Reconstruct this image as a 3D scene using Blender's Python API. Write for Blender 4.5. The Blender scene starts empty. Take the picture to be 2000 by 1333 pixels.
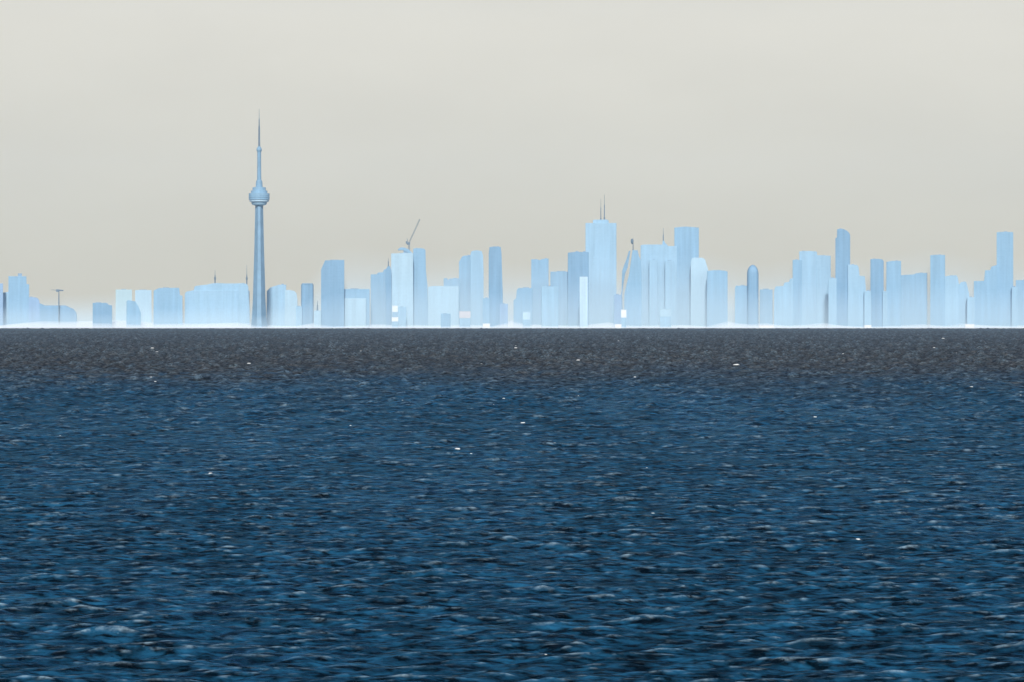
import bpy, bmesh, math, random
import numpy as np
from mathutils import Vector
R = math.radians
random.seed(7)
sc = bpy.context.scene
col = sc.collection

# ------------------------------------------------------------------ camera, sky, sun, exposure
CAM_H, FPX, EYE = 22.0, 4800.0, 625.0      # eye height (m), focal length and eye line in photo pixels
cam = bpy.data.objects.new('camera', bpy.data.cameras.new('camera')); col.objects.link(cam)
cam.location = (0, 0, CAM_H); cam.rotation_euler = (R(90), 0, 0)
cam.data.sensor_width = 36.0; cam.data.lens = 36.0 * FPX / 2000.0
cam.data.shift_y = -(666.5 - EYE) / 2000.0
cam.data.clip_start = 1.0; cam.data.clip_end = 80000.0
sc.camera = cam

SUN_EL, SUN_AZ = 34.0, 180.0               # azimuth clockwise from the view direction (+Y)
w = bpy.data.worlds.new('World'); sc.world = w; w.use_nodes = True
nt = w.node_tree; N = nt.nodes; L = nt.links
for n in list(N): N.remove(n)
sky = N.new('ShaderNodeTexSky'); sky.sky_type = 'NISHITA'; sky.sun_disc = False
sky.sun_elevation = R(SUN_EL); sky.sun_rotation = R(SUN_AZ)
sky.air_density = 1.0; sky.dust_density = 0.6; sky.ozone_density = 2.0
bg = N.new('ShaderNodeBackground'); bg.inputs['Strength'].default_value = 0.085
tc = N.new('ShaderNodeTexCoord'); sx = N.new('ShaderNodeSeparateXYZ')
L.new(tc.outputs['Generated'], sx.inputs[0])
# the warm grey veil of dusty air that lies round the whole horizon and thins out with height
veil = N.new('ShaderNodeValToRGB'); veil.color_ramp.interpolation = 'EASE'
e = veil.color_ramp.elements
e[0].position = 0.0; e[0].color = (7.15, 6.78, 5.52, 1)
e[1].position = 0.15; e[1].color = (8.95, 8.7, 7.8, 1)
L.new(sx.outputs['Z'], veil.inputs['Fac'])
amt = N.new('ShaderNodeMapRange'); amt.interpolation_type = 'SMOOTHSTEP'
amt.inputs['From Min'].default_value = 0.115; amt.inputs['From Max'].default_value = 0.24
amt.inputs['To Min'].default_value = 1.0; amt.inputs['To Max'].default_value = 0.0
L.new(sx.outputs['Z'], amt.inputs['Value'])
mx = N.new('ShaderNodeMix'); mx.data_type = 'RGBA'
wz = N.new('ShaderNodeMapping'); wz.inputs['Scale'].default_value = (9, 9, 26); L.new(tc.outputs['Generated'], wz.inputs['Vector'])
wn = N.new('ShaderNodeTexNoise'); wn.inputs['Scale'].default_value = 1.0; wn.inputs['Detail'].default_value = 4.0; L.new(wz.outputs[0], wn.inputs['Vector'])
wm = N.new('ShaderNodeMapRange'); wm.inputs['From Min'].default_value = 0.3; wm.inputs['From Max'].default_value = 0.7
wm.inputs['To Min'].default_value = 0.975; wm.inputs['To Max'].default_value = 1.025; L.new(wn.outputs['Fac'], wm.inputs['Value'])
wv = N.new('ShaderNodeVectorMath'); wv.operation = 'SCALE'; L.new(veil.outputs['Color'], wv.inputs[0]); L.new(wm.outputs[0], wv.inputs['Scale'])
L.new(amt.outputs['Result'], mx.inputs['Factor'])
L.new(sky.outputs['Color'], mx.inputs['A']); L.new(wv.outputs[0], mx.inputs['B'])
L.new(mx.outputs['Result'], bg.inputs['Color'])
out = N.new('ShaderNodeOutputWorld'); L.new(bg.outputs[0], out.inputs['Surface'])

sl = bpy.data.lights.new('sun', 'SUN'); sl.energy = 4.0; sl.angle = R(4); sl.color = (1.0, 0.975, 0.95)
sun = bpy.data.objects.new('sun', sl); col.objects.link(sun)
d = Vector((math.sin(R(SUN_AZ)) * math.cos(R(SUN_EL)), math.cos(R(SUN_AZ)) * math.cos(R(SUN_EL)), math.sin(R(SUN_EL))))
sun.rotation_euler = d.to_track_quat('Z', 'Y').to_euler(); sun.location = (0, -200, 900)
sc.view_settings.view_transform = 'Standard'; sc.view_settings.look = 'None'
sc.view_settings.exposure = 0.0; sc.view_settings.gamma = 1.0; sc.view_settings.use_curve_mapping = False
sc.cycles.use_denoising = True
sc.cycles.volume_bounces = 4

# ------------------------------------------------------------------ helpers
def tag(o, label=None, cat=None, group=None, kind=None):
    if label: o['label'] = label
    if cat: o['category'] = cat
    if group: o['group'] = group
    if kind: o['kind'] = kind
    return o
def link(name, me, mat=None, parent=None):
    o = bpy.data.objects.new(name, me); col.objects.link(o)
    if mat: me.materials.append(mat)
    if parent: o.parent = parent
    return o
def from_bm(name, bm, mat=None, parent=None, smooth=False):
    bmesh.ops.recalc_face_normals(bm, faces=bm.faces)
    me = bpy.data.meshes.new(name); bm.to_mesh(me); bm.free()
    if smooth:
        for p in me.polygons: p.use_smooth = True
    return link(name, me, mat, parent)
def box(bm, x0, x1, y0, y1, z0, z1):
    v = [bm.verts.new((x, y, z)) for z in (z0, z1) for (x, y) in ((x0, y0), (x1, y0), (x1, y1), (x0, y1))]
    for f in ((3, 2, 1, 0), (4, 5, 6, 7), (0, 1, 5, 4), (1, 2, 6, 5), (2, 3, 7, 6), (3, 0, 4, 7)):
        bm.faces.new([v[i] for i in f])
def prism_xz(bm, pts, y0, y1):
    a = [bm.verts.new((x, y0, z)) for x, z in pts]; b = [bm.verts.new((x, y1, z)) for x, z in pts]
    n = len(pts); bm.faces.new(a); bm.faces.new(b[::-1])
    for i in range(n): bm.faces.new((a[i], b[i], b[(i + 1) % n], a[(i + 1) % n]))
def loft(bm, rings):
    """closed rings of equal vertex count, bottom to top"""
    vs = [[bm.verts.new(p) for p in r] for r in rings]; n = len(vs[0])
    for a, b in zip(vs, vs[1:]):
        for i in range(n): bm.faces.new((a[i], a[(i + 1) % n], b[(i + 1) % n], b[i]))
    bm.faces.new(vs[0][::-1]); bm.faces.new(vs[-1])
def lathe(bm, prof, cx=0, cy=0, n=28, sy=1.0):
    loft(bm, [[(cx + r * math.cos(2 * math.pi * k / n), cy + sy * r * math.sin(2 * math.pi * k / n), z) for k in range(n)] for r, z in prof])
def bar(bm, p, q, r0, r1=None, n=6):
    p, q = Vector(p), Vector(q); r1 = r0 if r1 is None else r1
    d = (q - p).normalized(); u = d.cross(Vector((0.3, 1, 0.2))).normalized(); v = d.cross(u)
    loft(bm, [[tuple(c + (u * math.cos(2 * math.pi * k / n) + v * math.sin(2 * math.pi * k / n)) * r) for k in range(n)] for c, r in ((p, r0), (q, r1))])

# ------------------------------------------------------------------ materials
def facade_mat(name, c, rough=0.5, streak=0.16, floor=4.0, bay=7.0, spec=0.15):
    """curtain wall: floors and bays of slightly different panels, broad tint changes from bay to bay"""
    m = bpy.data.materials.new(name); m.use_nodes = True
    t = m.node_tree; b = t.nodes['Principled BSDF']
    tc = t.nodes.new('ShaderNodeTexCoord'); mp = t.nodes.new('ShaderNodeMapping')
    mp.inputs['Rotation'].default_value = (R(-90), 0, 0)
    t.links.new(tc.outputs['Object'], mp.inputs['Vector'])
    br = t.nodes.new('ShaderNodeTexBrick'); br.offset = 0.0
    br.inputs['Scale'].default_value = 1.0; br.inputs['Brick Width'].default_value = bay; br.inputs['Row Height'].default_value = floor
    br.inputs['Mortar Size'].default_value = 0.35
    br.inputs['Color1'].default_value = (0.93, 0.94, 0.95, 1); br.inputs['Color2'].default_value = (1.0, 1.0, 1.0, 1)
    br.inputs['Mortar'].default_value = (1.06, 1.05, 1.04, 1)
    t.links.new(mp.outputs[0], br.inputs['Vector'])
    m2 = t.nodes.new('ShaderNodeMapping'); m2.inputs['Scale'].default_value = (0.09, 0.09, 0.006)
    oi = t.nodes.new('ShaderNodeObjectInfo')
    ad = t.nodes.new('ShaderNodeVectorMath'); ad.operation = 'MULTIPLY_ADD'
    t.links.new(tc.outputs['Object'], m2.inputs['Vector']); t.links.new(m2.outputs[0], ad.inputs[0])
    ad.inputs[1].default_value = (1, 1, 1); t.links.new(oi.outputs['Location'], ad.inputs[2])
    nz = t.nodes.new('ShaderNodeTexNoise'); nz.inputs['Scale'].default_value = 1.0; nz.inputs['Detail'].default_value = 2.0
    t.links.new(ad.outputs[0], nz.inputs['Vector'])
    mr = t.nodes.new('ShaderNodeMapRange'); mr.inputs['From Min'].default_value = 0.3; mr.inputs['From Max'].default_value = 0.7
    mr.inputs['To Min'].default_value = 1 - streak; mr.inputs['To Max'].default_value = 1 + streak
    t.links.new(nz.outputs['Fac'], mr.inputs['Value'])
    hs = t.nodes.new('ShaderNodeVectorMath'); hs.operation = 'MULTIPLY'
    t.links.new(br.outputs['Color'], hs.inputs[0]); hs.inputs[1].default_value = c
    h2 = t.nodes.new('ShaderNodeVectorMath'); h2.operation = 'SCALE'
    t.links.new(hs.outputs[0], h2.inputs[0]); t.links.new(mr.outputs[0], h2.inputs['Scale'])
    t.links.new(h2.outputs[0], b.inputs['Base Color'])
    b.inputs['Roughness'].default_value = rough; b.inputs['Specular IOR Level'].default_value = spec
    return m
def plain_mat(name, c, rough=0.6, var=0.12, scale=0.05):
    m = bpy.data.materials.new(name); m.use_nodes = True
    t = m.node_tree; b = t.nodes['Principled BSDF']
    tc = t.nodes.new('ShaderNodeTexCoord'); nz = t.nodes.new('ShaderNodeTexNoise'); nz.inputs['Scale'].default_value = scale
    t.links.new(tc.outputs['Object'], nz.inputs['Vector'])
    rp = t.nodes.new('ShaderNodeValToRGB'); e = rp.color_ramp.elements
    e[0].position = 0.3; e[1].position = 0.7
    e[0].color = tuple(v * (1 - var) for v in c) + (1,); e[1].color = tuple(min(1, v * (1 + var)) for v in c) + (1,)
    t.links.new(nz.outputs['Fac'], rp.inputs['Fac']); t.links.new(rp.outputs['Color'], b.inputs['Base Color'])
    b.inputs['Roughness'].default_value = rough
    return m
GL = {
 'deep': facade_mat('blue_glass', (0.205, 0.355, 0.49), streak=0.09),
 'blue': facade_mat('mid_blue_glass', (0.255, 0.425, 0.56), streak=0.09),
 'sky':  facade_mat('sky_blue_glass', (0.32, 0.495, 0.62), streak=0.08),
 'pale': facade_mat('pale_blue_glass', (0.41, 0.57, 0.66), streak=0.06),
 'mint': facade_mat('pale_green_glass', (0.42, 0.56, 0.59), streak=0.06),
 'white': facade_mat('white_panels_and_glow', (0.50, 0.66, 0.76), streak=0.06),  # pale tint for the radome, the glow stand-in and a sunlit facade
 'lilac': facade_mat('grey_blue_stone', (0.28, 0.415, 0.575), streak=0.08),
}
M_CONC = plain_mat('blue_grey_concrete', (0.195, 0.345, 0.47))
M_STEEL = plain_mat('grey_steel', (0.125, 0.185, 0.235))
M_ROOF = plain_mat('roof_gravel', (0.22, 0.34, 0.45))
M_WHITE = plain_mat('white_paint_and_glint', (0.78, 0.79, 0.79), var=0.04)  # paint of the sheds, also stands in for sunlit glints
M_PINK = plain_mat('pink_lit_facade', (0.58, 0.55, 0.56), var=0.06)  # pinkish light on a facade, put into the colour
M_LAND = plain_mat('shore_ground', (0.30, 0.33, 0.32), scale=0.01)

# ------------------------------------------------------------------ the lake
def rng_waves(seed, n):
    r = np.random.default_rng(seed)
    lam = np.exp(r.uniform(math.log(0.62), math.log(11.0), n))
    th = r.normal(0, 1.0, n) * np.where(lam < 3, 0.34, 0.50) + R(90 + 5)          # crests lie across the view, a little askew
    k = 2 * math.pi / lam
    steep = 0.049 * np.where(lam < 3.0, 1.0, (3.0 / lam) ** 0.85)
    amp = steep / k; ph = r.uniform(0, 2 * math.pi, n)
    # steep offshore chop
    m = 40; l2 = np.exp(r.uniform(math.log(7.0), math.log(26.0), m)); t2 = r.normal(0, 0.9, m) + R(90); k2 = 2 * math.pi / l2
    lam = np.concatenate([lam, l2]); th = np.concatenate([th, t2]); k = np.concatenate([k, k2])
    amp = np.concatenate([amp, np.full(m, 1.15 * math.sqrt(2.0 / m))]); ph = np.concatenate([ph, r.uniform(0, 2 * math.pi, m)])
    off = np.concatenate([np.zeros(n), np.ones(m)])
    return k * np.cos(th), k * np.sin(th), k, amp, ph, lam, off
Y0, Y1, ROWS, COLS, FAN, NW = 132.0, 6010.0, 1880, 780, 0.236, 96
def build_lake():
    # rows closer together near the viewer
    g = np.linspace(0, 1, ROWS); lr = math.log(Y1 / Y0)
    ys = Y0 * np.exp(lr * (0.42 * g + 0.58 * g ** 2.4))
    us = np.linspace(-FAN, FAN, COLS)
    Y = (np.ones(COLS)[None, :] * ys[:, None]).astype(np.float32); X = (Y * us[None, :]).astype(np.float32)
    dy = np.gradient(ys)[:, None].astype(np.float32); Zv = np.zeros_like(X); SH = np.zeros_like(X); DX = np.zeros_like(X); DY = np.zeros_like(X)
    kx, ky, k, a, ph, lam, off = rng_waves(3, NW)
    for i in range(len(k)):
        att = np.clip((lam[i] / max(.25, abs(ky[i] / k[i])) / dy - 2.0) / 2.5, 0, 1)[:, 0]
        if off[i]: att = np.clip((ys - 240) / 1180, 0, 1) ** 1.2          # more sea running offshore
        nz = np.nonzero(att > 0)[0]
        if len(nz) < 2: continue
        q = slice(int(nz[0]), int(nz[-1]) + 1); at = (att[q, None] * a[i]).astype(np.float32)
        arg = (np.mod(ky[i] * ys[q, None] + ph[i], 2 * math.pi) + kx[i] * X[q]).astype(np.float32)
        sn = np.sin(arg) * at; Zv[q] += sn; SH[q] += sn * np.float32(k[i] * (0.25 if off[i] else 1))
        if off[i]: continue
        c = np.cos(arg) * at * np.float32(0.6 / k[i]); DX[q] += c * np.float32(kx[i]); DY[q] += c * np.float32(ky[i])
    fade = np.clip((Y1 - Y) / 300.0, 0.6, 1)
    co = np.empty((ROWS * COLS, 3), np.float32)
    co[:, 0] = (X + DX * fade).ravel(); co[:, 1] = (Y + DY * fade).ravel(); co[:, 2] = (Zv * fade).ravel()
    idx = np.arange(ROWS * COLS, dtype=np.int32).reshape(ROWS, COLS)
    q = np.stack([idx[:-1, :-1], idx[:-1, 1:], idx[1:, 1:], idx[1:, :-1]], -1).reshape(-1, 4)
    nf = len(q)
    # outer sheet: the calm lake beside and behind the camera
    side = [(-9000, -3000), (9000, -3000), (9000, Y1), (Y1 * FAN, Y1), (Y0 * FAN, Y0), (-Y0 * FAN, Y0), (-Y1 * FAN, Y1), (-9000, Y1)]
    me = bpy.data.meshes.new('lake')
    me.vertices.add(len(co)); me.vertices.foreach_set('co', co.ravel())
    me.loops.add(nf * 4); me.loops.foreach_set('vertex_index', q.ravel())
    me.polygons.add(nf); me.polygons.foreach_set('loop_start', np.arange(0, nf * 4, 4, dtype=np.int32))
    me.polygons.foreach_set('use_smooth', np.ones(nf, bool))
    me.update(calc_edges=True)
    # crests that pinch hardest turn paler, for whitecaps and painted crest highlights
    f = np.clip((SH / SH.std(axis=1, keepdims=True) - 1.0) / 1.5, 0, 1) * np.clip(1.25 - Y / 1600, 0.55, 1)
    at_ = me.attributes.new('crest', 'FLOAT', 'POINT'); at_.data.foreach_set('value', f.astype(np.float32).ravel())
    bm = bmesh.new(); V = [bm.verts.new((x, y, -0.02)) for x, y in side]
    for f in ((0, 1, 4, 5), (1, 2, 3, 4), (0, 5, 6, 7)): bm.faces.new([V[i] for i in f])
    return me, bm, co.reshape(ROWS, COLS, 3), ys
def water_mat():
    m = bpy.data.materials.new('lake_water'); m.use_nodes = True
    t = m.node_tree; Nn = t.nodes; Lk = t.links.new
    Nn.remove(Nn['Principled BSDF']); outn = Nn['Material Output']
    tc = Nn.new('ShaderNodeTexCoord')
    def noise(sx_, sy_, det=3.0, ro=0.6, rot=-6, off=0.0):
        mp = Nn.new('ShaderNodeMapping'); mp.inputs['Scale'].default_value = (sx_, sy_, 1)
        mp.inputs['Rotation'].default_value = (0, 0, R(rot)); mp.inputs['Location'].default_value = (off, off * .7, 0)
        Lk(tc.outputs['Object'], mp.inputs['Vector'])
        nz = Nn.new('ShaderNodeTexNoise'); nz.inputs['Scale'].default_value = 1.0
        nz.inputs['Detail'].default_value = det; nz.inputs['Roughness'].default_value = ro
        Lk(mp.outputs[0], nz.inputs['Vector']); return nz
    prev = None
    for sx_, sy_, dist, stg in ((1.5, 1.7, 0.20, 1.0), (0.4, 0.45, 0.45, 0.9)):
        nz = noise(sx_, sy_)
        bp = Nn.new('ShaderNodeBump'); bp.inputs['Distance'].default_value = dist; bp.inputs['Strength'].default_value = stg
        Lk(nz.outputs['Fac'], bp.inputs['Height'])
        if prev: Lk(prev.outputs[0], bp.inputs['Normal'])
        prev = bp
    # cat's paws and slicks: patches of ruffled and smooth water drawn out along the wind
    acc = None
    for sx_, sy_, off in ((0.5, 0.25, 3), (0.09, 0.03, 11), (0.03, 0.004, 23)):
        nz = noise(sx_, sy_, 2.0, 0.6, -3, off)
        mr = Nn.new('ShaderNodeMapRange'); mr.inputs['From Min'].default_value = 0.33; mr.inputs['From Max'].default_value = 0.67
        mr.inputs['To Min'].default_value = 0.62; mr.inputs['To Max'].default_value = 1.38
        Lk(nz.outputs['Fac'], mr.inputs['Value'])
        if acc is None: acc = mr
        else:
            mu = Nn.new('ShaderNodeMath'); mu.operation = 'MULTIPLY'
            Lk(acc.outputs[0], mu.inputs[0]); Lk(mr.outputs[0], mu.inputs[1]); acc = mu
    fr = Nn.new('ShaderNodeFresnel'); fr.inputs['IOR'].default_value = 1.333; Lk(prev.outputs[0], fr.inputs['Normal'])
    f1 = Nn.new('ShaderNodeMath'); f1.operation = 'MULTIPLY'; Lk(fr.outputs[0], f1.inputs[0]); f1.inputs[1].default_value = 0.35
    f2 = Nn.new('ShaderNodeMath'); f2.operation = 'MULTIPLY'; Lk(f1.outputs[0], f2.inputs[0]); Lk(acc.outputs[0], f2.inputs[1]); f2.use_clamp = True
    df = Nn.new('ShaderNodeBsdfDiffuse'); df.inputs['Color'].default_value = (0.003, 0.018, 0.034, 1); Lk(prev.outputs[0], df.inputs['Normal'])
    # far belt painted grey-brown, standing in for the reflected warm horizon sky
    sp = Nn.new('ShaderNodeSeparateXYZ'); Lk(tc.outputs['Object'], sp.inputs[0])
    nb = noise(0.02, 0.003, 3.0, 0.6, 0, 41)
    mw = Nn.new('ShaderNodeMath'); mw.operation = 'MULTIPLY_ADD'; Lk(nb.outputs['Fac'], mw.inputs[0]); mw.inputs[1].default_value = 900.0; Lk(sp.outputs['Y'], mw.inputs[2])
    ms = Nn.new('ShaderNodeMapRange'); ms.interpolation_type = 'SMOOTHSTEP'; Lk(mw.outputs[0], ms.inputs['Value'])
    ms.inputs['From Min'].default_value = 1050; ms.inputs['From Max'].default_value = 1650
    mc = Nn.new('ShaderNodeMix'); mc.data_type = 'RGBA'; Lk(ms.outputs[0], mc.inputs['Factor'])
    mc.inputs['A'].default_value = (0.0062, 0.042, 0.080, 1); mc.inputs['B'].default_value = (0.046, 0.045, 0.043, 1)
    # body-colour mottling; dark dashes painted in for wave faces that reflect little sky
    n1 = noise(0.55, 1.2, 3.0, 0.6, -4, 57); m1 = Nn.new('ShaderNodeMapRange'); Lk(n1.outputs['Fac'], m1.inputs['Value'])
    m1.inputs['From Min'].default_value = 0.41; m1.inputs['From Max'].default_value = 0.62; m1.inputs['To Min'].default_value = 0.10; m1.inputs['To Max'].default_value = 1.6
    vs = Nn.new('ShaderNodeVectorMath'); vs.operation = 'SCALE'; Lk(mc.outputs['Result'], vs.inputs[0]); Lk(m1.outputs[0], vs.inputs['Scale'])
    n2 = noise(0.26, 0.11, 2.5, 0.6, 0, 83); m2 = Nn.new('ShaderNodeMapRange'); Lk(n2.outputs['Fac'], m2.inputs['Value'])
    m2.inputs['From Min'].default_value = 0.34; m2.inputs['From Max'].default_value = 0.66; m2.inputs['To Min'].default_value = 0.45; m2.inputs['To Max'].default_value = 1.55
    v2 = Nn.new('ShaderNodeVectorMath'); v2.operation = 'SCALE'; Lk(vs.outputs[0], v2.inputs[0]); Lk(m2.outputs[0], v2.inputs['Scale'])
    Lk(v2.outputs[0], df.inputs['Color'])
    # the belt's real reflection is turned down, its sky tone being in the colour
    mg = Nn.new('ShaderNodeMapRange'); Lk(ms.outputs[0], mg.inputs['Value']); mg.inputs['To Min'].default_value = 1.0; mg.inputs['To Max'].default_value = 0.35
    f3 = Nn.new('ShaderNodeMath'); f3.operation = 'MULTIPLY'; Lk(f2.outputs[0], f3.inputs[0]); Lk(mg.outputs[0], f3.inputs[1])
    gl = Nn.new('ShaderNodeBsdfGlossy'); gl.inputs['Roughness'].default_value = 0.20; gl.inputs['Color'].default_value = (0.33, 0.70, 0.97, 1)
    Lk(prev.outputs[0], gl.inputs['Normal'])
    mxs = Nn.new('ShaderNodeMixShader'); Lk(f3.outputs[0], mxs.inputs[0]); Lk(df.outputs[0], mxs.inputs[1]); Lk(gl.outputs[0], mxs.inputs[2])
    ca = Nn.new('ShaderNodeAttribute'); ca.attribute_name = 'crest'
    nf = noise(0.9, 1.0, 3.0, 0.7, 0, 71); mf = Nn.new('ShaderNodeMapRange'); Lk(nf.outputs['Fac'], mf.inputs['Value'])
    mf.inputs['From Min'].default_value = 0.40; mf.inputs['From Max'].default_value = 0.66; mf.inputs['To Max'].default_value = 0.9
    ff = Nn.new('ShaderNodeMath'); ff.operation = 'MULTIPLY'; Lk(ca.outputs['Fac'], ff.inputs[0]); Lk(mf.outputs[0], ff.inputs[1])
    fd = Nn.new('ShaderNodeBsdfDiffuse'); fd.inputs['Color'].default_value = (0.25, 0.36, 0.43, 1)  # crest colour: whitecaps plus highlights painted in
    mfx = Nn.new('ShaderNodeMixShader'); Lk(ff.outputs[0], mfx.inputs[0]); Lk(mxs.outputs[0], mfx.inputs[1]); Lk(fd.outputs[0], mfx.inputs[2])
    Lk(mfx.outputs[0], outn.inputs['Surface'])
    return m
M_WATER = water_mat()
me, obm, LCO, LYS = build_lake()
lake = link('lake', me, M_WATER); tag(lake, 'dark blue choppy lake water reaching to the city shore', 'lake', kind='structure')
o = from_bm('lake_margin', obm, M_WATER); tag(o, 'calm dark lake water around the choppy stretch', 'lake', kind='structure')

# the low ground the city stands on
bm = bmesh.new(); prism_xz(bm, [(-9000, -2), (9000, -2), (9000, 1.4), (-9000, 1.4)], 6005, 9000)
tag(from_bm('ground', bm, M_LAND), 'low flat shore under the skyline', 'ground', kind='structure')

# ------------------------------------------------------------------ the skyline
GZ = 1.4
class Site:
    """a plot at photo column pc and distance Y, turned to face the lake; converts outline points to local metres"""
    def __init__(s, pc, Y):
        s.pc, s.Y = pc, Y; s.x = (pc - 1000) / FPX * Y; s.th = math.atan2(s.x, Y); s.k = Y * math.cos(s.th) / FPX
    def X(s, px): return (px - s.pc) * s.k
    def Z(s, py): return CAM_H + (EYE - py) / FPX * s.Y - GZ
    def root(s, name):
        o = bpy.data.objects.new(name, None); col.objects.link(o); o.empty_display_size = 10
        o.location = (s.x, s.Y, GZ); o.rotation_euler = (0, 0, -s.th); return o
def add_bevel(o, wd=1.2):
    md = o.modifiers.new('edge', 'BEVEL'); md.width = wd; md.segments = 2; md.limit_method = 'ANGLE'
def walls(st, root, pts, mat, depth=34, name='walls', y0=0.0, bevel=0.6):
    """pts: roofline from left to right in photo pixels; sides drop to the ground"""
    P = [(st.X(x), st.Z(y)) for x, y in pts]
    P = [(P[0][0], 0.0)] + P + [(P[-1][0], 0.0)]
    bm = bmesh.new(); prism_xz(bm, P, y0, y0 + depth)
    o = from_bm(name, bm, mat, root)
    if bevel: add_bevel(o, bevel)
    return o
def plant(st, root, x0, x1, y, h=3.0, depth=34):
    bm = bmesh.new(); z = st.Z(y) - 0.4; box(bm, st.X(x0), st.X(x1), depth * .3, depth * .75, z, z + h)
    return from_bm('roof_plant', bm, M_ROOF, root)
def mast(st, root, px, y0, y1, r=0.9, name='antenna', depth=34, lean=0, mat=None):
    bm = bmesh.new(); x = st.X(px); zb, zt = st.Z(y0) - 1, st.Z(y1)
    lathe(bm, [(r * 1.5, zb), (r * 1.5, zb + (zt - zb) * .12), (r, zb + (zt - zb) * .14), (r * .9, zb + (zt - zb) * .6), (r * .45, zb + (zt - zb) * .62), (r * .3, zt)], x, depth * .5, 8)
    return from_bm(name, bm, mat or M_STEEL, root)
def rounded(st, root, x0, x1, y, mat, sq=4.0, sy=1.0, top=0.0, name='walls', ybase=None):
    """tower with a superellipse plan; top > 0 rounds the crown over that many metres"""
    a = (st.X(x1) - st.X(x0)) / 2; cx = (st.X(x1) + st.X(x0)) / 2; b = a * sy; zt = st.Z(y); n = 36
    def ring(s, z):
        r = []
        for k in range(n):
            t = 2 * math.pi * k / n; c, q = math.cos(t), math.sin(t)
            r.append((cx + s * a * math.copysign(abs(c) ** (2 / sq), c), b + s * b * math.copysign(abs(q) ** (2 / sq), q), z))
        return r
    zs = [(1, 0 if ybase is None else st.Z(ybase)), (1, zt - top)]
    if top:
        for i in range(1, 8):
            u = i / 8 * math.pi / 2; zs.append((max(.08, math.cos(u)), zt - top + top * math.sin(u)))
        zs.append((.05, zt))
    bm = bmesh.new(); loft(bm, [ring(s, z) for s, z in zs])
    o = from_bm(name, bm, mat, root)
    return o
def tower(name, label, Y, pts, mat, cat='tower', depth=34, plants=(), masts=(), podium=None, group=None, bevel=0.6):
    xs = [p[0] for p in pts]; st = Site((min(xs) + max(xs)) / 2, Y); r = st.root(name)
    tag(r, label, cat, group)
    walls(st, r, pts, GL[mat] if isinstance(mat, str) else mat, depth, bevel=bevel)
    if not plants and not masts:                     # small plant room on the widest flat stretch near the top
        ymin = min(p[1] for p in pts)
        seg = [(b[0] - a[0], a, b) for a, b in zip(pts, pts[1:]) if abs(a[1] - b[1]) < 1.6 and min(a[1], b[1]) < ymin + 2.5 and b[0] - a[0] > 9]
        if seg:
            w_, a, b = max(seg); c_ = a[0] + w_ * random.uniform(.4, .6); q = w_ * random.uniform(.14, .24)
            plants = ((c_ - q, c_ + q, max(a[1], b[1]), random.uniform(1.8, 2.8)),)
    for p in plants: plant(st, r, *p, depth=depth)
    for p in masts: mast(st, r, *p, depth=depth)
    if podium: walls(st, r, [(podium[0], podium[2]), (podium[1], podium[2])], GL[mat] if isinstance(mat, str) else mat, depth + 12, 'podium', -7)
    return st, r
def white_top(st, r, x0, x1, y, m, h):
    """building with upper storeys of h photo pixels over a glass base, their pale tone often standing in for sunlight, thin roof slab with overhang"""
    if st.Z(y + h) > 2:
        walls(st, r, flat(x0 + .4, x1 - .4, y + h), GL['sky'], 16, bevel=0)
        zb = st.Z(y + h) + .003
    else: zb = 0.0
    bm = bmesh.new(); box(bm, st.X(x0), st.X(x1), -.4, 16.4, zb, st.Z(y)); add_bevel(from_bm('upper_storeys', bm, m, r), .5)
    bm = bmesh.new(); box(bm, st.X(x0 - .4), st.X(x1 + .4), -.9, 16.9, st.Z(y) + .003, st.Z(y) + .8); from_bm('roof', bm, m, r)
def flat(x0, x1, y): return [(x0, y), (x1, y)]

# --- far left
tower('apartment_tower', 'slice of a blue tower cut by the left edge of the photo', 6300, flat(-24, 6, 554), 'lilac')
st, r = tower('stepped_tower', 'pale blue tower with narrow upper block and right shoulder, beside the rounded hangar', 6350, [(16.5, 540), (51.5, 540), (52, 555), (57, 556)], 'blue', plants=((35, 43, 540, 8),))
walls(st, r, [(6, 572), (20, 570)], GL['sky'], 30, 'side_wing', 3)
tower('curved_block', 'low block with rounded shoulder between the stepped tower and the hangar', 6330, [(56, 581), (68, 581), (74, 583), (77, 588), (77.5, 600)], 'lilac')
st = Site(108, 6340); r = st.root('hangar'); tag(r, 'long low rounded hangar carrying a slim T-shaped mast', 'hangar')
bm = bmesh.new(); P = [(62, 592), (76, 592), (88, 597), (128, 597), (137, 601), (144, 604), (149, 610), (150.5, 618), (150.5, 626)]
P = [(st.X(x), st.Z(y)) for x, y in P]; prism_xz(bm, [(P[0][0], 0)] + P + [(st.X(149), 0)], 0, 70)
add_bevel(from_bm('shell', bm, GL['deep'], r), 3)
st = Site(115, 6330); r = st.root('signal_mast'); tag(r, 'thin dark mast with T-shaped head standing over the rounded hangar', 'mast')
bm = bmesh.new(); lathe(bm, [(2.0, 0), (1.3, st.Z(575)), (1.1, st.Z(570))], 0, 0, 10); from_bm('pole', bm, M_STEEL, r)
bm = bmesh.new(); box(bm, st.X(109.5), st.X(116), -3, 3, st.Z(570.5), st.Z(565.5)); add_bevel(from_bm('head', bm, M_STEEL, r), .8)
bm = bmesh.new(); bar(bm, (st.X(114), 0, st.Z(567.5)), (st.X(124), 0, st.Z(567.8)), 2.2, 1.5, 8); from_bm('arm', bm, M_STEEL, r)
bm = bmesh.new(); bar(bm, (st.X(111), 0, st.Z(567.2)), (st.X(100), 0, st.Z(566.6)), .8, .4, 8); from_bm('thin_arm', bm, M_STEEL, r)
tower('low_block', 'small dark blue block with a notched right corner, alone in the gap', 6180, [(181, 592), (208, 592), (213, 596), (219, 597)], 'deep', depth=40, cat='block')
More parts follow.
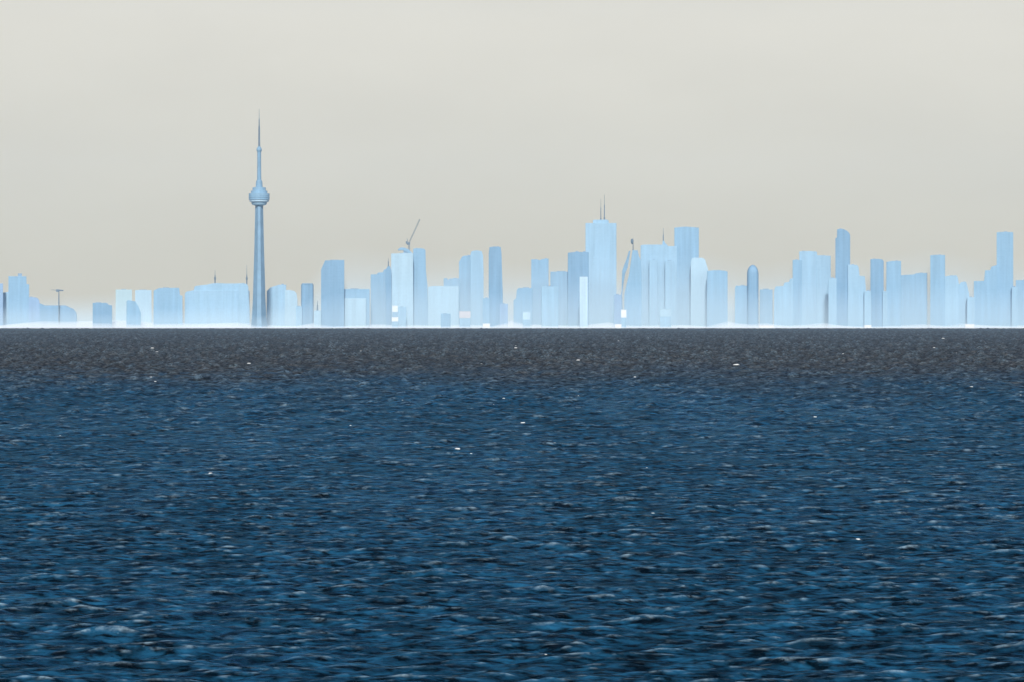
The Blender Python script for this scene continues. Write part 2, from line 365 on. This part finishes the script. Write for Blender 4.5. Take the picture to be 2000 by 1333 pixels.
tower('slab_block', 'pale grey-green slab right of the lone dark block', 6650, flat(226, 258, 566), 'mint', cat='block')
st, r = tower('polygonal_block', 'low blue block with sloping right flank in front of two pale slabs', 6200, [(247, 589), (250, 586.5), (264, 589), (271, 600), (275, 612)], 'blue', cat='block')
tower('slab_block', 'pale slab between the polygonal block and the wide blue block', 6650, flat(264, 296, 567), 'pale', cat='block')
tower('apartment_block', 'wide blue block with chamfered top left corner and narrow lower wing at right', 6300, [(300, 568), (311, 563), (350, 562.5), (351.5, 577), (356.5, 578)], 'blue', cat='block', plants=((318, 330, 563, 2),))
# --- stadium
st = Site(424, 6350); r = st.root('stadium'); tag(r, 'broad stadium with gently arched raised roof left of the tall needle tower', 'stadium')
walls(st, r, [(361, 576), (362, 572), (365, 570), (377, 567.5), (468, 567), (487.5, 568)], GL['sky'], 150)
P = [(378.5, 569), (379.5, 561), (382, 559), (392, 557.5), (404, 556.5), (414, 554), (424, 553.2), (440, 554), (458, 554), (470, 553.5), (478, 569)]
bm = bmesh.new(); prism_xz(bm, [(st.X(x), st.Z(y)) for x, y in P], 5, 140); add_bevel(from_bm('roof', bm, GL['sky'], r), 1.5)
tower('hotel_block', 'blue block against the right flank of the stadium', 6330, [(466, 556), (470, 553.5), (482, 555), (485, 560), (487.5, 600)], 'sky', cat='block')
for px, yt, lb in ((420, 528, 'thin antenna mast rising behind the middle of the stadium roof'), (482, 518, 'faint antenna mast behind the right edge of the stadium')):
    st = Site(px, 6800); r = st.root('antenna_mast'); tag(r, lb, 'mast', 'masts behind the stadium')
    bm = bmesh.new(); lathe(bm, [(2.2, 0), (1.7, st.Z(556)), (1.5, st.Z(540)), (.7, st.Z(536)), (.35, st.Z(yt))], 0, 0, 8); from_bm('pole', bm, M_STEEL, r)
    bm = bmesh.new(); lathe(bm, [(2.6, st.Z(547)), (2.6, st.Z(542))], 0, 0, 8); from_bm('collar', bm, M_STEEL, r)
# --- the needle tower
st = Site(506.2, 6200); r = st.root('needle_tower'); tag(r, 'very tall slender concrete needle tower with round pod and antenna spire', 'tower')
def rr(w): return w / 2 * st.k
def yprof(seq): return [(rr(wd), st.Z(y)) for wd, y in seq]
bm = bmesh.new()      # three-legged shaft: Y plan that tapers upward
def ywing(wd, z, n=3):
    ro = rr(wd) * 1.06; ri = ro * .74; p = []
    for k in range(3):
        t = R(-90 + 120 * k)
        for dt, rad in ((-.30, ro), (.30, ro), (math.pi / 3, ri)):
            p.append((rad * math.cos(t + dt), rad * math.sin(t + dt), z))
    return p
loft(bm, [ywing(wd, z) for wd, z in ((31, 0), (27, st.Z(618)), (24, st.Z(585)), (21.5, st.Z(540)), (18.6, st.Z(490)), (16.4, st.Z(440)), (14.8, st.Z(400)), (14.2, st.Z(375)))])
from_bm('shaft', bm, M_CONC, r)
bm = bmesh.new(); lathe(bm, yprof([(11.5, 640), (11.5, 375)]), 0, 0, 18); from_bm('core', bm, M_CONC, r)
bm = bmesh.new(); lathe(bm, yprof([(16, 402), (27, 400.5), (30, 398), (31, 393.5), (24, 392.5)]), 0, 0, 32); from_bm('lower_deck', bm, GL['sky'], r)
bm = bmesh.new(); lathe(bm, yprof([(30, 395.2), (37, 394.6), (38.5, 393), (37, 391.6), (30, 391)]), 0, 0, 36); from_bm('radome', bm, GL['white'], r)
bm = bmesh.new(); lathe(bm, yprof([(34, 391.4), (40.5, 390.8), (40.8, 388), (39.6, 387.6), (39.6, 383.6), (40.6, 383.2), (40.6, 378.4), (33, 377.6)]), 0, 0, 40); o = from_bm('main_pod', bm, GL['blue'], r)
bm = bmesh.new(); lathe(bm, yprof([(32, 378), (32, 373), (26, 372), (26, 366.6), (20, 366)]), 0, 0, 36); from_bm('upper_deck', bm, GL['blue'], r)
bm = bmesh.new(); lathe(bm, yprof([(41.3, 386.6), (41.3, 384.6)]), 0, 0, 40); from_bm('window_band', bm, GL['blue'], o)
bm = bmesh.new(); lathe(bm, yprof([(13.5, 368), (13, 360), (12, 354), (9, 352)]), 0, 0, 20); from_bm('pod_neck', bm, M_CONC, r)
bm = bmesh.new(); lathe(bm, yprof([(8.4, 355), (7.6, 330), (7.4, 300), (8.2, 296)]), 0, 0, 12); from_bm('upper_shaft', bm, M_CONC, r)
bm = bmesh.new(); lathe(bm, yprof([(8.4, 296.5), (10.2, 294.5), (10.2, 291), (8, 289.5), (5, 286.5)]), 0, 0, 20); from_bm('sky_pod', bm, M_CONC, r)
bm = bmesh.new(); lathe(bm, yprof([(4.0, 289), (3.4, 262), (3.2, 247), (2.2, 246), (2.0, 233), (1.0, 231.5), (.6, 213)]), 0, 0, 10); from_bm('antenna', bm, M_STEEL, r)

# --- between the needle tower and the first cluster
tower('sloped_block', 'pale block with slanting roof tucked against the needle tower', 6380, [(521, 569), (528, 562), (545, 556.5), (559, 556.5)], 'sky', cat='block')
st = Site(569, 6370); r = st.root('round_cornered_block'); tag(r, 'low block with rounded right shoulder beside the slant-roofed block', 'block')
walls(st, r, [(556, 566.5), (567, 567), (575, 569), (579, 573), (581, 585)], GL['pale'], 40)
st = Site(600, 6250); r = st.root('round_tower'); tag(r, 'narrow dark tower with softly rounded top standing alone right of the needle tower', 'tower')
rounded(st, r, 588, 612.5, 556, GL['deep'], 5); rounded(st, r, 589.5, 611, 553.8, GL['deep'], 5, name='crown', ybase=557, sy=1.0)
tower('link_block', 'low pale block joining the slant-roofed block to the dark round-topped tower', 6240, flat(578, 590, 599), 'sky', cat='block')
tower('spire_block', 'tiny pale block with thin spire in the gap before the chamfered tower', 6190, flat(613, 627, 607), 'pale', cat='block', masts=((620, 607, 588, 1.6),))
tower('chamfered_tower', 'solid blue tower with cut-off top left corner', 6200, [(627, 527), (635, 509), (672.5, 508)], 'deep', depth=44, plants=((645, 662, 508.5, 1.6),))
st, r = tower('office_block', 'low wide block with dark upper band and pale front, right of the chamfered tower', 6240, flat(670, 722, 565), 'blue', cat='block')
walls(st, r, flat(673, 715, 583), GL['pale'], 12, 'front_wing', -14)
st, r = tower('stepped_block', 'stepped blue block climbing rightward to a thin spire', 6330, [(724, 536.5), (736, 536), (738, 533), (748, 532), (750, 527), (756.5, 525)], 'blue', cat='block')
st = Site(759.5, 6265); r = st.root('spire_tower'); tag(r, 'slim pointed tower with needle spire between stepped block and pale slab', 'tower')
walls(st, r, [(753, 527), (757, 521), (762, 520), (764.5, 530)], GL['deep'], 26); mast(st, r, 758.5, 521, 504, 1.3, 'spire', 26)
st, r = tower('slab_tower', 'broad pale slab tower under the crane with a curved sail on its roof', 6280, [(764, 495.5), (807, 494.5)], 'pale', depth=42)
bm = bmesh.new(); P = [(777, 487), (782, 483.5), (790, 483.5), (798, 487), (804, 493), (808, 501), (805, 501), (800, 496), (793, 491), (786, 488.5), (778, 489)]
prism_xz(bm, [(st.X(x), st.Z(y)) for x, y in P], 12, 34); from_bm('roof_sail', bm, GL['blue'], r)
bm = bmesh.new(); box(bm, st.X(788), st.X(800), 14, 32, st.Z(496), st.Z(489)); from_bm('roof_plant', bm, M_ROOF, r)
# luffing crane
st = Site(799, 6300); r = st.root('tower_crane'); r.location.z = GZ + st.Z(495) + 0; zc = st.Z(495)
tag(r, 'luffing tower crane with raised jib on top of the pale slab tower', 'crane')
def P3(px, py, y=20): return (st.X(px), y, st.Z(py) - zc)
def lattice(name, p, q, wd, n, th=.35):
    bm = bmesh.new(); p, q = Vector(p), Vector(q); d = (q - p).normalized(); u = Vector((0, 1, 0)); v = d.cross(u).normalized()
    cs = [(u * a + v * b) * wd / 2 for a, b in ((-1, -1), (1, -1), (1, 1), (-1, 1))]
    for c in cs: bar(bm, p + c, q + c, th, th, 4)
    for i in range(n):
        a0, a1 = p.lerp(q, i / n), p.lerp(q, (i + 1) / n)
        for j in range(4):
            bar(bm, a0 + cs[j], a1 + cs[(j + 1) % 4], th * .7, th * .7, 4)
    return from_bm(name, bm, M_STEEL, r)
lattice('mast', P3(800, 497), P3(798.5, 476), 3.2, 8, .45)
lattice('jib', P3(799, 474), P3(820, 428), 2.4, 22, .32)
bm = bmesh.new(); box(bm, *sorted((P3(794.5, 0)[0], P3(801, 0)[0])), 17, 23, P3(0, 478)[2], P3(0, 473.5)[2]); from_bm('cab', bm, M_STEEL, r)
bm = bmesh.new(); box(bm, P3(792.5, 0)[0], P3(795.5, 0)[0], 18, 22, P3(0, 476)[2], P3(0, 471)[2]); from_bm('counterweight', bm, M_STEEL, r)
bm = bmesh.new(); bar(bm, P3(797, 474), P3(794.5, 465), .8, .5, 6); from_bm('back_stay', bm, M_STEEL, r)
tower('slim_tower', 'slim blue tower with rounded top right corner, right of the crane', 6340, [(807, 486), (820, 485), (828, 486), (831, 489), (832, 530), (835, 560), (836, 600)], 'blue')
for i, (x0, x1, y, Y, lb) in enumerate(((766, 777, 598, 6215, 'small building at the foot of the pale slab tower, whitened for a sun glint'), (765, 778, 620.5, 6150, 'low shed at the waterline below the pale slab tower, whitened for a sun glint'))):  # white colour here stands in for sun glints
    st = Site((x0 + x1) / 2, Y); r = st.root('bright_building'); tag(r, lb, 'building')
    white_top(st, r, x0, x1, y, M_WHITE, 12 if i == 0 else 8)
tower('annex_block', 'small square blue annex beside the bright building below the crane', 6200, flat(778, 793.5, 600), 'sky', cat='block')
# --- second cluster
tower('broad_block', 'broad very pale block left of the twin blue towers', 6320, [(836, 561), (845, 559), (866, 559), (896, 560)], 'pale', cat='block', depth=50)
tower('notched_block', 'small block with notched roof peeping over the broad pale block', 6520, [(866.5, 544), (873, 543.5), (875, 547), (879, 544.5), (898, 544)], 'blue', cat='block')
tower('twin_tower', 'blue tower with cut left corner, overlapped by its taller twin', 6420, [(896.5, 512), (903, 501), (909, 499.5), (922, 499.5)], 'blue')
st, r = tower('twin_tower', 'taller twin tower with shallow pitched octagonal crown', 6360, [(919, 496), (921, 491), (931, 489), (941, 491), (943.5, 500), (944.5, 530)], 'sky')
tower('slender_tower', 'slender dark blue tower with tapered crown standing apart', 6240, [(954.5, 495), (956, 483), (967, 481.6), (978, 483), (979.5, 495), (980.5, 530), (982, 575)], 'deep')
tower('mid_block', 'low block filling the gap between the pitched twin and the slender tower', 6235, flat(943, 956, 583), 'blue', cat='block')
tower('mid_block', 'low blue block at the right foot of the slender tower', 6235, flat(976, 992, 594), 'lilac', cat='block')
st = Site(908, 6170); r = st.root('pink_lit_building'); tag(r, 'low building at the foot of the twin towers, tinted pink for a lit facade', 'building'); white_top(st, r, 897, 919, 609, M_PINK, 13)  # pink upper part stands in for a lit facade
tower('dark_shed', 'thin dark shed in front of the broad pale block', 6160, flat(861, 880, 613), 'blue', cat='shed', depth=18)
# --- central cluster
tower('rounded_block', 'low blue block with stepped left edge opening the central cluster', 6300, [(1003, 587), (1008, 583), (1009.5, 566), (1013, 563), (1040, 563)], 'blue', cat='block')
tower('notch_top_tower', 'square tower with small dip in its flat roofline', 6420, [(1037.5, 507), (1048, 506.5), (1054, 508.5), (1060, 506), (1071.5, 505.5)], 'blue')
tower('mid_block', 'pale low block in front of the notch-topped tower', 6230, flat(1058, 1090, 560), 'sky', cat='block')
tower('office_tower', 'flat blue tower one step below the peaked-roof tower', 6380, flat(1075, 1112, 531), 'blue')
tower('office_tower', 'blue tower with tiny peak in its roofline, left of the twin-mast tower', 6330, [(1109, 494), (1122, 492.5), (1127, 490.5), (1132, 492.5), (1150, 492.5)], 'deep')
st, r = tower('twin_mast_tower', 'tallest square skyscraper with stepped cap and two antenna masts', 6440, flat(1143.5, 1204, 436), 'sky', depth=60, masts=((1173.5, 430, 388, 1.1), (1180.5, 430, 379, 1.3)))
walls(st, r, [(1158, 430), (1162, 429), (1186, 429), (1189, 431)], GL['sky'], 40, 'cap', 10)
tower('glow_tower', 'slim pale shape standing in for the glow before the twin-mast skyscraper', 6190, [(1132, 541), (1148, 541)], 'white', depth=24)  # added shape for the bright glow between neighbouring towers
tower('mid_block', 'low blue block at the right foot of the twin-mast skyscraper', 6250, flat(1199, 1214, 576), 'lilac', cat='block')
st = Site(1231, 6280); r = st.root('slanted_tower'); tag(r, 'pointed slanting tower with knobbed mast right of the twin-mast skyscraper', 'tower')
walls(st, r, [(1219.5, 575), (1223.5, 557), (1228.5, 536), (1234.5, 494), (1235.5, 489), (1245.5, 489), (1247.5, 499), (1251, 508), (1253, 530)], GL['blue'], 36)
bm = bmesh.new(); P = [(1211, 582), (1214, 570), (1215, 530), (1219, 518), (1223, 508), (1228, 491), (1231.5, 489.5), (1229, 505), (1226, 522), (1221, 535), (1217.5, 556), (1215, 576), (1217, 640), (1211, 640)]
prism_xz(bm, [(st.X(x), max(0, st.Z(y))) for x, y in P], 4, 24); from_bm('side_fin', bm, M_CONC, r)
mast(st, r, 1236.5, 490, 464.5, 1.1, depth=30)
bm = bmesh.new(); lathe(bm, [(rr_, st.Z(y)) for rr_, y in ((.6, 477), (3.0, 474.5), (3.8, 471), (3.0, 467.5), (.6, 466))], st.X(1234.6), 15, 14); from_bm('dish_knob', bm, M_STEEL, r)
st, r = tower('wide_tower', 'wide pale blue tower with a lone mast on its roof', 6400, [(1251, 479.5), (1258, 478), (1300, 478), (1306, 481), (1322, 481)], 'sky', depth=50, masts=((1295.5, 478, 445, 1.4),))
bm = bmesh.new(); prism_xz(bm, [(st.X(x), st.Z(y)) for x, y in ((1293.5, 479), (1294.5, 470), (1297, 470), (1299.5, 475), (1304, 479))], 18, 32); from_bm('mast_foot', bm, GL['blue'], r)
tower('flat_tower', 'tall square blue tower right of the lone-mast tower', 6460, [(1317, 445), (1330, 443.5), (1340, 443), (1352, 444), (1365, 445)], 'blue', depth=50)
tower('front_tower', 'pale tower with a sloping crown before the tall square tower', 6410, [(1349, 513), (1351.5, 505), (1356, 503.5), (1372, 504), (1377, 507), (1383, 527), (1385, 540)], 'pale')
tower('front_tower', 'mid-height blue tower closing the right end of the central cluster', 6330, [(1381, 529.5), (1396, 528), (1415, 529), (1421, 531)], 'blue', depth=44)
for x0, x1, y, lb in ((1268, 1284, 508, 'pale sliver tower in front of the lone-mast tower'), (1299, 1316, 510, 'pale slim tower between the lone-mast tower and the tall square tower')):
    tower('sliver_tower', lb, 6372, flat(x0, x1, y), 'sky', depth=24)
for x0, x1, y, Y, m, lb in ((1213, 1223.5, 606, 6120, M_WHITE, 'small building at the foot of the slanted tower, whitened for a sunlit facade'),  # white upper part painted for sun on the facade
                            (1201, 1214, 634, 6060, M_WHITE, 'white shed at the waterline by the twin-mast skyscraper'),
                            (1021, 1036, 610, 6160, GL['white'], 'small building at the foot of the stepped-edge block, paled for a sunlit facade'),  # pale tone stands in for a bright lit facade
                            (1289, 1311, 604, 6180, GL['pale'], 'low building in front of the sliver towers, paled for a sunlit facade'),  # soft patch of light put into the facade colour
                            (943, 957, 633, 6080, M_WHITE, 'white shed at the waterline under the slender tower'),
                            (1688, 1702, 636, 6060, M_WHITE, 'white shed at the waterline near the dark pair'),
                            (1885, 1903, 634, 6060, M_WHITE, 'white shed at the waterline left of the tall right tower'),
                            (1482, 1512, 636.5, 6060, M_WHITE, 'long white shed at the waterline by the bullet tower')):
    st = Site((x0 + x1) / 2, Y); r = st.root('bright_building'); tag(r, lb, 'building', 'white buildings by the water')
    white_top(st, r, x0, x1, y, m, 15 if y < 630 else 8)
# --- right cluster
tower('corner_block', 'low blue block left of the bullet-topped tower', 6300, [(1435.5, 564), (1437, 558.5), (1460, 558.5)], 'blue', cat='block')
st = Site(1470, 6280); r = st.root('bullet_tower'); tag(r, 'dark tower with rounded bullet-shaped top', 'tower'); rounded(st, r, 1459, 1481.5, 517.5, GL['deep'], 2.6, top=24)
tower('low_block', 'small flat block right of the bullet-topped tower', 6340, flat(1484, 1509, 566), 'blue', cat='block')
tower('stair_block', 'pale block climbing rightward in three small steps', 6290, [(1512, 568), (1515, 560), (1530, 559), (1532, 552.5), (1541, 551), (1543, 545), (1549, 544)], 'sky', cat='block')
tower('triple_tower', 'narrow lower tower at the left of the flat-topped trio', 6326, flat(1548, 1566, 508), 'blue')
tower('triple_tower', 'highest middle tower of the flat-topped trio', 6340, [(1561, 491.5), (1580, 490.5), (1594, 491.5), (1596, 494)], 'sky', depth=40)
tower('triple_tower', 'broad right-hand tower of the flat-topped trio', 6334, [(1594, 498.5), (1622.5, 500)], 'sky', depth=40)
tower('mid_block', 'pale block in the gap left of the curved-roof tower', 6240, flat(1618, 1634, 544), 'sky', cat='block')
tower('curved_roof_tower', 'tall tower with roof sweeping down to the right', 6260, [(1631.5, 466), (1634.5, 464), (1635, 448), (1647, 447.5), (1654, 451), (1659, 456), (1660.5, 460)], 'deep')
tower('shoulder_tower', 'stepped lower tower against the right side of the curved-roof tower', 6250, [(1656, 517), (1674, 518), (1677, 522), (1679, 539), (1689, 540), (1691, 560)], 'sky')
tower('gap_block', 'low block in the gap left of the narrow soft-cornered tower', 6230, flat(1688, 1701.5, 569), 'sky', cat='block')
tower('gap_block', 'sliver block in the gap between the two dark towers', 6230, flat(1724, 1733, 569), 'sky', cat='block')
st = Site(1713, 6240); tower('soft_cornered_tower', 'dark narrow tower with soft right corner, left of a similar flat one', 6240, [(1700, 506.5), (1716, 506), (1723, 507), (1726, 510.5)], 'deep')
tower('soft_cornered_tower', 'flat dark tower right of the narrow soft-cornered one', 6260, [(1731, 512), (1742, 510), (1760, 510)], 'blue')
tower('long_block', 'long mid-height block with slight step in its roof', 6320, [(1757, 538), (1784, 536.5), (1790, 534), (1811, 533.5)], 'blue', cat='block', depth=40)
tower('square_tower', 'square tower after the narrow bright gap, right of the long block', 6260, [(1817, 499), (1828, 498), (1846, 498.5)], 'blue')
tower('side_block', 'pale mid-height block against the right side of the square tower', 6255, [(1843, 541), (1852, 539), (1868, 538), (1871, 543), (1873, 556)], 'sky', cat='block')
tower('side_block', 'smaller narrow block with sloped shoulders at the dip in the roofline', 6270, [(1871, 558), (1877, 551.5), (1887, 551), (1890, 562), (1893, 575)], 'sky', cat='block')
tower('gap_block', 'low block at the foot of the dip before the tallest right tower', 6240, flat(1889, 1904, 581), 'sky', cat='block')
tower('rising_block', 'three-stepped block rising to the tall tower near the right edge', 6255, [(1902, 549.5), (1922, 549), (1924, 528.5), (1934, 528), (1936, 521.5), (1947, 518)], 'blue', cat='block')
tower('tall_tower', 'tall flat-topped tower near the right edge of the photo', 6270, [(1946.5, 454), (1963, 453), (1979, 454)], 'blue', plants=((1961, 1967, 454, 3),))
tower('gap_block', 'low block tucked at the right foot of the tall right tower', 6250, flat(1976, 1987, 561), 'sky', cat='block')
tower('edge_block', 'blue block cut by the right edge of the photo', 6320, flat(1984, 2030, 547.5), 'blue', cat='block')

# ------------------------------------------------------------------ the air
def volume_mat(name, c, dens, aniso=-0.42):
    m = bpy.data.materials.new(name); m.use_nodes = True
    t = m.node_tree
    for n in list(t.nodes): t.nodes.remove(n)
    o = t.nodes.new('ShaderNodeOutputMaterial'); v = t.nodes.new('ShaderNodeVolumePrincipled')
    v.inputs['Color'].default_value = c + (1,); v.inputs['Density'].default_value = dens; v.inputs['Anisotropy'].default_value = aniso
    t.links.new(v.outputs[0], o.inputs['Volume']); return m
bm = bmesh.new(); box(bm, -9100, 9100, -3100, 9100, -4, 610)
tag(from_bm('haze', bm, volume_mat('haze_air', (0.62, 0.80, 1.0), 2.0e-5)), 'thin blue haze filling the air over lake and city', 'haze', kind='stuff')
# banks of mist over the city: thick at the waterline, thinning upward
def bank(name, label, prof, dens, c, height):
    bm = bmesh.new(); rings = []
    for i in range(105):
        x = -2600 + 5200 * i / 104; f = height(1000 + x * FPX / 6100)
        rings.append([(x, y, (z - 0.9) * f + 0.9 if z > 1 else z) for y, z in prof])
    loft(bm, rings)
    tag(from_bm(name, bm, volume_mat(name + '_air', c, dens)), label, 'mist', kind='stuff')
def wave(px, *t): return sum(a * math.sin(px / l + p) for a, l, p in t)
def veil_height(p):
    t = min(1, max(0, (p - 540) / 100)); return (0.46 + 0.54 * t * t * (3 - 2 * t)) * (1 + wave(p, (.06, 90, 0), (.05, 37, 2)))
bank('mist', 'pale blue mist veiling the lower part of the skyline', [(6012, 0.8), (6035, 16), (6100, 48), (6200, 82), (6290, 115), (6335, 150), (6360, 190), (6385, 150), (6430, 110), (6500, 70), (6600, 30), (6640, 0.8)], 2.1e-3, (0.76, 0.925, 1.0), veil_height)
def strip(p):
    f = 0.52 + wave(p, (.12, 23, 0), (.10, 61, 1))
    for c, w_, h_ in ((60, 60, .40), (190, 110, .85), (420, 60, .4), (615, 14, .9), (700, 30, .3), (1000, 26, 1.0), (1205, 14, .4), (1428, 14, .9), (1495, 22, .5), (1630, 20, .3), (1815, 12, .9), (1895, 18, .4)):
        f += h_ * math.exp(-((p - c) / w_) ** 2)
    return f
bank('low_mist', 'white mist lying along the foot of the skyline', [(6011, 0.7), (6014, 4), (6150, 10), (6300, 15), (6500, 16), (6640, 14), (6660, 0.7)], 6e-3, (0.98, 0.99, 1.0), strip)

# small white flecks set on the wave tops
def white_flecks():
    r = random.Random(21); bm = bmesh.new(); n = 7
    spots = [(490, 719, 5), (1010, 827, 6), (880, 885, 9), (935, 886, 5), (1283, 1003, 7), (1687, 1058, 6), (1066, 1284, 6), (1604, 814, 6), (1100, 873, 4), (985, 784, 5), (679, 834, 4), (399, 929, 5), (1447, 722, 9), (1118, 713, 5), (1228, 743, 5), (1825, 685, 5), (1852, 668, 4), (307, 698, 5), (288, 690, 6), (314, 751, 4), (285, 743, 4), (1885, 760, 4), (1022, 688, 4), (1635, 700, 4)]
    spots += [(r.uniform(-150, 2150), 662 + 640 * r.random() ** 1.6, r.uniform(1.4, 2.6)) for _ in range(34)]
    for px, py, wd in spots:
        Y = CAM_H * FPX / (py - EYE); x = (px - 1000) / FPX * Y; a = wd * .5 / FPX * Y * r.uniform(1.1, 1.9); b = a * r.uniform(.8, 1.6); h = a * r.uniform(.25, .5)
        # sit on the highest crest close by
        i0 = int(np.searchsorted(LYS, Y)); j0 = int((x / Y + FAN) / (2 * FAN) * (COLS - 1))
        if not (10 < i0 < ROWS - 10 and 8 < j0 < COLS - 8): continue
        blk = LCO[i0 - 9:i0 + 10, j0 - 5:j0 + 6].reshape(-1, 3); x, Y, z0 = (float(v) for v in blk[int(blk[:, 2].argmax())]); z0 -= .04
        base = [bm.verts.new((x + a * math.cos(2 * math.pi * k / n) * r.uniform(.7, 1.2), Y + b * math.sin(2 * math.pi * k / n), z0 + r.uniform(-.05, .05))) for k in range(n)]
        mid = [bm.verts.new((x + (v.co.x - x) * .6, Y + (v.co.y - Y) * .6, z0 + h * r.uniform(.6, 1))) for v in base]
        for k in range(n): bm.faces.new((base[k], base[(k + 1) % n], mid[(k + 1) % n], mid[k]))
        bm.faces.new(mid); bm.faces.new(base[::-1])
    return bm
tag(from_bm('white_flecks', white_flecks(), plain_mat('fleck_white', (0.80, 0.80, 0.77), .8, .03, 2.0), None, True), 'small white flecks scattered over the dark water', 'white_flecks', kind='stuff')
